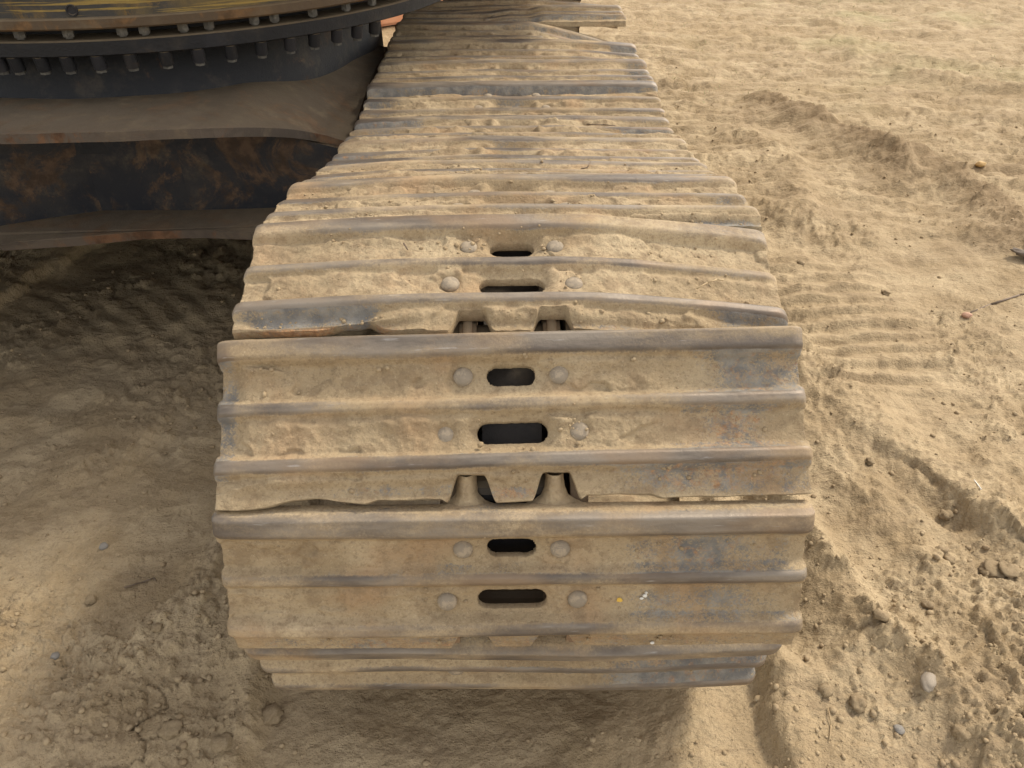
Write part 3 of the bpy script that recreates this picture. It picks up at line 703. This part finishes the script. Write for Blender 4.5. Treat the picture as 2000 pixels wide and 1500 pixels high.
# hex bolts above the ring, sleeves below it
def hexbolt(a, rad, z0, z1, r_, name, m, seg=6, tip=None, lean=0.):
    bm = bmesh.new(); c0 = Vector((CX+rad*math.sin(a), CY-rad*math.cos(a), z0)); c1 = Vector((CX+(rad+lean)*math.sin(a), CY-(rad+lean)*math.cos(a), z1))
    add_cyl(bm, c0, c1, r_, seg=seg)
    return c0, c1, bm
for a in (.024, .145, .276, .33, .426, .492, .613, .67, .786, -.10, -.22, -.3, .90, 1.0):
    c0, c1, bm = hexbolt(a/1.087, .980, .9575, .939, .0135, 'ring_bolt', None); c2 = c1+Vector((0, 0, -.004))
    add_cyl(bm, c1, c2, .009, seg=12); part('ring_bolt', bm, M['bolt'])
for a in (-.19, -.12, -.053, -.009, .057, .122, .199, .279, .366, .449, .534, .618, .703, .779, .856, .93, 1.0):
    c0, c1, bm = hexbolt(a/1.087, .985, .899, .866, .0155, 'sleeve_bolt', None, seg=18, lean=-.006); o_ = part('sleeve_bolt', bm, M['black'], False)
    bm = bmesh.new(); add_cyl(bm, c1, c1+Vector((0, 0, -.009)), .0125, seg=6)
    t_ = bm_obj('bolt_tip', bm, M['bolt'], o_)
for a in (.03, .075):
    c0, c1, bm = hexbolt(a/1.087, 1.015, 1.09, 1.035, .011, 'upper_bolt', None); part('upper_bolt', bm, M['bolt'])
# X-frame rear beam; unseen upper body, outline shaped to cast the shade
bm = bmesh.new(); add_box(bm, -1.86, -.46, 3.45, 3.85, .30, .44, .01); part('rear_beam', bm, M['carbody'])
bm = bmesh.new(); add_box(bm, -2.78, .43, 2.95, 5.3, 1.22, 1.40, .02); part('upper_deck', bm, M['house'])
bm = bmesh.new(); add_box(bm, -2.78, .41, 3.0, 5.2, 1.403, 2.45, .05); part('engine_housing', bm, M['house'])
bm = bmesh.new(); add_box(bm, -1.0, .02, 1.95, 2.947, 1.28, 1.40, .02); part('upper_deck', bm, M['house'])  # front edge set to keep sun off the frame plate
bm = bmesh.new(); add_box(bm, -.95, -.02, 1.98, 2.94, 1.403, 1.80, .05); part('cab_shade_block', bm, M['house'])  # low unseen cab block, sized for the shade it throws
bm = bmesh.new(); add_box(bm, -.018, -.010, 2.1, 2.8, 1.5, 1.74); part('cab_window', bm, M['glass'])
bm = bmesh.new(); add_box(bm, -2.55, -1.01, 2.2, 2.94, 1.30, 2.2, .05); part('tank_housing', bm, M['house'])
bm = bmesh.new(); add_cyl(bm, (CX, CY, 1.14), (CX, CY, 1.28), .80, seg=64); part('swing_base', bm, M['black'])

# ------------------------------------------------------------------ orange machine part in the background
of = bpy.data.objects.new('orange_steel_frame', None); col.objects.link(of); of.location = (-.95, 6.6, 0); of.rotation_euler = (0, 0, R(38))
label(of, 'faded orange steel frame standing on the ground beyond far end of track', 'steel frame')
bm = bmesh.new(); add_box(bm, -.9, .62, 0, .5, .0, 1.15, .02); bm_obj('panel', bm, M['orange'], of)
for x0, x1, mm in ((-.42, -.36, 'pale'), (-.34, -.27, 'orange2'), (-.25, -.22, 'pale'), (.30, .34, 'orange2')):
    bm = bmesh.new(); add_box(bm, x0, x1, -.035, -.002, .0, 1.1, .004); bm_obj('rib', bm, M[mm], of)
bm = bmesh.new(); add_box(bm, -.88, .6, -.06, -.002, .42, .48, .004); bm_obj('rail', bm, M['pale'], of)

# ------------------------------------------------------------------ small things lying about
def rock_mesh(name, seed, sub=3, rough=.35, flat=.6):
    bm = bmesh.new(); bmesh.ops.create_icosphere(bm, subdivisions=sub, radius=1)
    for v_ in bm.verts:
        p = v_.co; n_ = float(fbm(np.array(p.x*1.0+seed*3.1), np.array(p.y+p.z*1.7+seed), 1.1, 3, seed % 50)); v_.co = Vector((p.x, p.y, p.z*flat))*(1+rough*n_)
    me = bpy.data.meshes.new(name); bm.to_mesh(me); bm.free(); me.polygons.foreach_set('use_smooth', [True]*len(me.polygons)); return me
CL = [rock_mesh('dirt_clod', s, 3, .75, .65) for s in range(6)]
for m_ in CL: m_.materials.append(M['dirt'])
def ground_thing(name, me, x, y, sz, lab, cat, group=None, sc=(1, 1, 1), rz=None, lift=.25, material=None):
    if material is not None: me = me.copy(); me.materials.clear(); me.materials.append(material)
    o = bpy.data.objects.new(name, me); col.objects.link(o); o.scale = (sz*sc[0], sz*sc[1], sz*sc[2]); o.location = (x, y, gz(x, y)+sz*lift*sc[2])
    o.rotation_euler = (random.uniform(-.2, .2), random.uniform(-.2, .2), random.uniform(0, 6) if rz is None else rz)
    label(o, lab, cat, group); return o
CLG = 'dry dirt clods lying on the ground'
clods = [  # x, y, size, label
 (-.712, 1.00, .010, 'pale round clod on the crumbly bank left of the track, nearest its lowest bars'),
 (-.455, .845, .020, 'largest pale clod left of the track shadow, beside the lowest bar end'),
 (-.62, .80, .018, 'blocky clod beside the drying cracks at lower left'),
 (-.52, .77, .017, 'rounded clod right of the drying cracks, near the bottom edge'),
 (-.90, 1.10, .012, 'small clod in the rough patch at the far left'),
 (.64, .84, .016, 'grey-sided clod below the lowest bar end on the right'),
 (.585, .86, .012, 'smaller clod just left of the grey-sided one at lower right'),
 (.72, .99, .014, 'pale pebble-like clod beside the sand ridge right of the track'),
 (.86, 1.06, .013, 'lone brown clod on the sunlit slope at right'),
 (.95, 1.20, .014, 'upper clod of a close pair on the sunlit sand at right'),
 (.955, 1.175, .012, 'lower clod of a close pair on the sunlit sand at right'),
 (.60, 1.30, .014, 'dark clod in the shaded gap between track and sand ridge'),
 (1.02, 1.33, .016, 'rounded clod near the boot print at right'),
 (.90, 1.50, .012, 'clod at the upper end of the boot print'),
 (1.06, 2.62, .016, 'clod on the comb-like tread print right of the track'),
 (1.30, 2.42, .015, 'clod at the right end of the tread print grooves'),
 (.93, .80, .017, 'clod near the bottom right corner of the photo'),
 (.80, .78, .014, 'clod on the bottom edge right of the track shadow'),
]
for i, (x, y, s, lab) in enumerate(clods): ground_thing('dirt_clod', CL[i % 6], x, y, s, lab, 'dirt clod', CLG, sc=(1, .8+.3*random.random(), 1), lift=.3)
ground_thing('stone', rock_mesh('stone', 21), .775, .87, .015, 'smooth grey-brown stone on sunlit sand, lower right', 'stone', sc=(1.3, .9, 1), material=M['stone_grey'], lift=.35)
ground_thing('stone', rock_mesh('stone', 22), .705, .80, .010, 'small dark grey stone sunk in sand at lower right', 'stone', material=M['stone_blue'])
ground_thing('stone', rock_mesh('stone', 23, 1, .2), -.905, .955, .010, 'angular dark grey stone chip on shaded dirt, lower left', 'stone', material=M['stone_blue'], lift=.35)
ground_thing('stone', rock_mesh('stone', 24, 2, .3), -.93, 1.245, .010, 'small dark stone beside straw bit on shaded dirt at left', 'stone', material=M['stone_blue'])
ground_thing('stone', rock_mesh('stone', 25), 1.505, 2.26, .015, 'reddish round stone at the end of the crack in the dirt', 'stone', material=M['stone_pink'])
ground_thing('shell_chip', rock_mesh('shell_chip', 26, 2, .5), 1.04, 1.175, .007, 'tiny bright white chip on the sunlit sand', 'chip', material=M['white'], lift=.5)
ground_thing('bark_slab', rock_mesh('bark_slab', 27, 3, .5, .3), 1.90, 2.62, .060, 'dark flat splintered slab at the right edge', 'bark', sc=(1.1, .5, .7), rz=-.5, material=M['slab'], lift=.2)
ground_thing('orange_stone', rock_mesh('orange_stone', 28), 2.20, 3.62, .022, 'orange-yellow stone far right beyond the dirt berms', 'stone', material=M['yellowfleck'], lift=.4)
for i, (x, y, s) in enumerate(((.925, 1.145, .034), (.955, 1.14, .030))):
    ground_thing('mud_flake', rock_mesh('mud_flake', 31+i, 3, .9, .28), 1.04+x-.925, 1.15+y-1.145, s*.7, ('left' if i == 0 else 'right')+' one of two pale flat dried mud flakes at right', 'mud flake', 'dried mud flakes', material=M['dirt'], lift=.25)
ground_thing('mud_flake', rock_mesh('mud_flake', 35, 3, .2, .2), .585, 1.09, .045, 'pale cracked mud flake tucked beside the track on the right', 'mud flake', 'dried mud flakes', sc=(1.1, .7, 1), rz=.1, material=M['dirt'], lift=.1)

def stem(name, pts, r_, m, lab, cat):
    bm = bmesh.new()
    for p0, p1 in zip(pts[:-1], pts[1:]): add_cyl(bm, p0, p1, r_, r_*.8, seg=6)
    o = bm_obj(name, bm, m, None, (0, 0, 0), True); label(o, lab, cat); return o
def on_ground(l, dz=.004): return [(x, y, gz(x, y)+dz) for x, y in l]
stem('twig', on_ground([(-.835, 1.125), (-.80, 1.14), (-.78, 1.15), (-.772, 1.142)]), .0018, M['twig'], 'short forked twig on shaded dirt left of the track', 'twig')
stem('straw', on_ground([(.565, .77), (.578, .80), (.580, .83)]), .0014, M['straw'], 'pale straw leaning on sand below the track on the right', 'straw')
stem('straw', on_ground([(1.10, 1.36), (1.105, 1.40)], .006), .0016, M['white'], 'thin white straw bit standing in sand at right', 'straw')
stem('twig', on_ground([(1.50, 2.27), (1.62, 2.33), (1.74, 2.38), (1.86, 2.41)], .001), .004, M['twig'], 'long dark root lying in the dirt crack at right', 'twig')

bpy.context.view_layer.update()
def on_shoe(k, l):
    m_ = SHOES[k].matrix_world
    return [tuple(m_ @ Vector((x, -s_, h_))) for x, s_, h_ in l]
stem('straw', on_shoe('D', [(.268, .160, .013), (.285, .150, .016), (.300, .143, .015), (.310, .142, .013)]), .0012, M['straw'], 'curved dry straw on packed dirt at the right side of the track', 'straw')
stem('straw', on_shoe('F', [(.14, .06, .014), (.155, .05, .017), (.162, .035, .026)]), .0011, M['twig'], 'thin dark straw leaning on a rib near the middle of the track', 'straw')
stem('straw', on_shoe('H', [(.19, .06, .016), (.23, .075, .018), (.26, .09, .019)]), .0016, M['twig'], 'dark twig lying across the far shoes of the track', 'twig')
stem('straw', on_shoe('D', [(-.165, .062, .016), (-.158, .075, .014)]), .0014, M['twig'], 'short dark splinter on packed dirt at left of the upper slot', 'splinter')

# crumbs and little clods nobody could count
def scatter(name, n, region, smin, smax, material, seed, parent=None, zfun=None, pw=2.8):
    r_ = np.random.RandomState(seed); t = (1+5**.5)/2
    base = np.array([(-1, t, 0), (1, t, 0), (-1, -t, 0), (1, -t, 0), (0, -1, t), (0, 1, t), (0, -1, -t), (0, 1, -t), (t, 0, -1), (t, 0, 1), (-t, 0, -1), (-t, 0, 1)])/1.9
    fc = np.array([(0, 11, 5), (0, 5, 1), (0, 1, 7), (0, 7, 10), (0, 10, 11), (1, 5, 9), (5, 11, 4), (11, 10, 2), (10, 7, 6), (7, 1, 8), (3, 9, 4), (3, 4, 2), (3, 2, 6), (3, 6, 8), (3, 8, 9), (4, 9, 5), (2, 4, 11), (6, 2, 10), (8, 6, 7), (9, 8, 1)])
    x, y = region(r_, n); z = terrain(x[None], y[None])[0] if zfun is None else zfun(x, y)
    s = smin*(smax/smin)**(r_.rand(len(x))**pw)
    V = base[None]*(1+.35*(r_.rand(len(x), 12, 3)-.5)); a = r_.rand(len(x))*6.28; ca, sa = np.cos(a), np.sin(a)
    V = V*np.stack([1+.4*r_.rand(len(x)), 1+0*a, .55+.4*r_.rand(len(x))], -1)[:, None]
    W_ = np.stack([V[..., 0]*ca[:, None]-V[..., 1]*sa[:, None], V[..., 0]*sa[:, None]+V[..., 1]*ca[:, None], V[..., 2]], -1)*s[:, None, None]
    W_ += np.stack([x, y, z+s*.25], -1)[:, None]
    F_ = (fc[None]+(np.arange(len(x))*12)[:, None, None]).reshape(-1, 3)
    me = bpy.data.meshes.new(name); me.vertices.add(len(x)*12); me.vertices.foreach_set('co', W_.astype(np.float32).ravel())
    me.loops.add(F_.size); me.loops.foreach_set('vertex_index', F_.astype(np.int32).ravel()); me.polygons.add(len(F_))
    me.polygons.foreach_set('loop_start', np.arange(0, F_.size, 3, dtype=np.int32)); me.polygons.foreach_set('loop_total', np.full(len(F_), 3, dtype=np.int32))
    me.polygons.foreach_set('use_smooth', np.full(len(F_), True)); me.update(calc_edges=True); me.materials.append(material)
    o = bpy.data.objects.new(name, me); link(o, parent); return o
def reg_near(r_, n):
    y = .65*np.exp(r_.rand(n)*math.log(5.5/.65)); x = (r_.rand(n)*2-1)*(.45+.72*y)
    w = sst(-.25, .3, fbm(x, y, 1.9, 3, 31))*.8+.2+.6*gauss((x-.7)/.2)*(y < 1.8)+.5*gauss((x+.68)/.13)*(y < 1.4)
    k = (r_.rand(n) < w) & ~((np.abs(x) < .44) & (y > .8)); return x[k], y[k]
cr = scatter('dirt_crumbs', 8500, reg_near, .0016, .0078, M['dirt'], 5); label(cr, 'loose dirt crumbs strewn over the sandy ground', 'dirt crumbs', kind='stuff')

for k, n_c in (('A', 60), ('B', 170), ('C', 420), ('D', 620), ('E', 520), ('F', 420)):
    op = OPT[k]; sd0 = 100+'ABCDEF'.index(k)*13; dr_ = op.get('droop', (0, 0))
    def reg(r_, n, sd0=sd0):
        x = (r_.rand(n)*2-1)*.375; b_ = r_.randint(0, 3, n); s__ = np.array([.055, .138, .205])[b_]+(r_.randn(n))*np.array([.014, .014, .006])[b_]
        k_ = (fbm(x, s__, 8, 3, sd0+7) > -.1+.2*r_.rand(n)) & (np.minimum(stadium(x, s__, .0605, .020, .014), stadium(x, s__, .140, .034, .015)) > .004) & (s__ < .216-notch(x)*1.3) & (s__ > .03)
        return x[k_], -s__[k_]
    def zf(x, y, op=op, sd0=sd0, dr_=dr_):
        h_, lv_, *_ = shoe_heights(x[None], -y[None], sd0, op['fill'], op['bares'], op.get('amp', 1.))
        b_ = -(np.clip((-x-.05)/.35, 0, 1.2)**1.6*dr_[0]+np.clip((x-.05)/.35, 0, 1.2)**1.6*dr_[1])+.004*fbm(x, x*0, 2.5, 2, sd0+33)
        return np.maximum(h_, lv_)[0]+b_-.0004
    c_ = scatter('loose_dirt', n_c, reg, .0009, .0040, M['dirt'], sd0, SHOES[k], zf, 2.2); c_['kind'] = 'stuff'

# sparse grass, far right
r_ = np.random.RandomState(9); vv = []; ff = []
for _ in range(3200):
    y = 4.6+r_.rand()*6; x = .9+r_.rand()*(y*.75)
    if float(fbm(np.array(x), np.array(y), .9, 3, 130)) < .02: continue
    z = 0.0; hgt = .008+.014*r_.rand(); a = r_.rand()*6.28; w_ = .0022; lx, ly = (r_.rand()-.5)*.03, (r_.rand()-.5)*.03
    i0 = len(vv); vv += [(x-w_*math.cos(a), y-w_*math.sin(a), z), (x+w_*math.cos(a), y+w_*math.sin(a), z), (x+lx, y+ly, z+hgt)]; ff.append((i0, i0+1, i0+2))
vv = np.array(vv); zz_ = terrain(vv[None, :, 0], vv[None, :, 1])[0]; vv[:, 2] += zz_-.002
go = obj_from('sparse_grass', vv, ff, M['grass']); label(go, 'sparse dry green grass sprouting from the sand at upper right', 'grass', kind='stuff')
print('objects', len(bpy.data.objects), 'tris~', sum(len(o.data.polygons) for o in bpy.data.objects if o.type == 'MESH')*2)
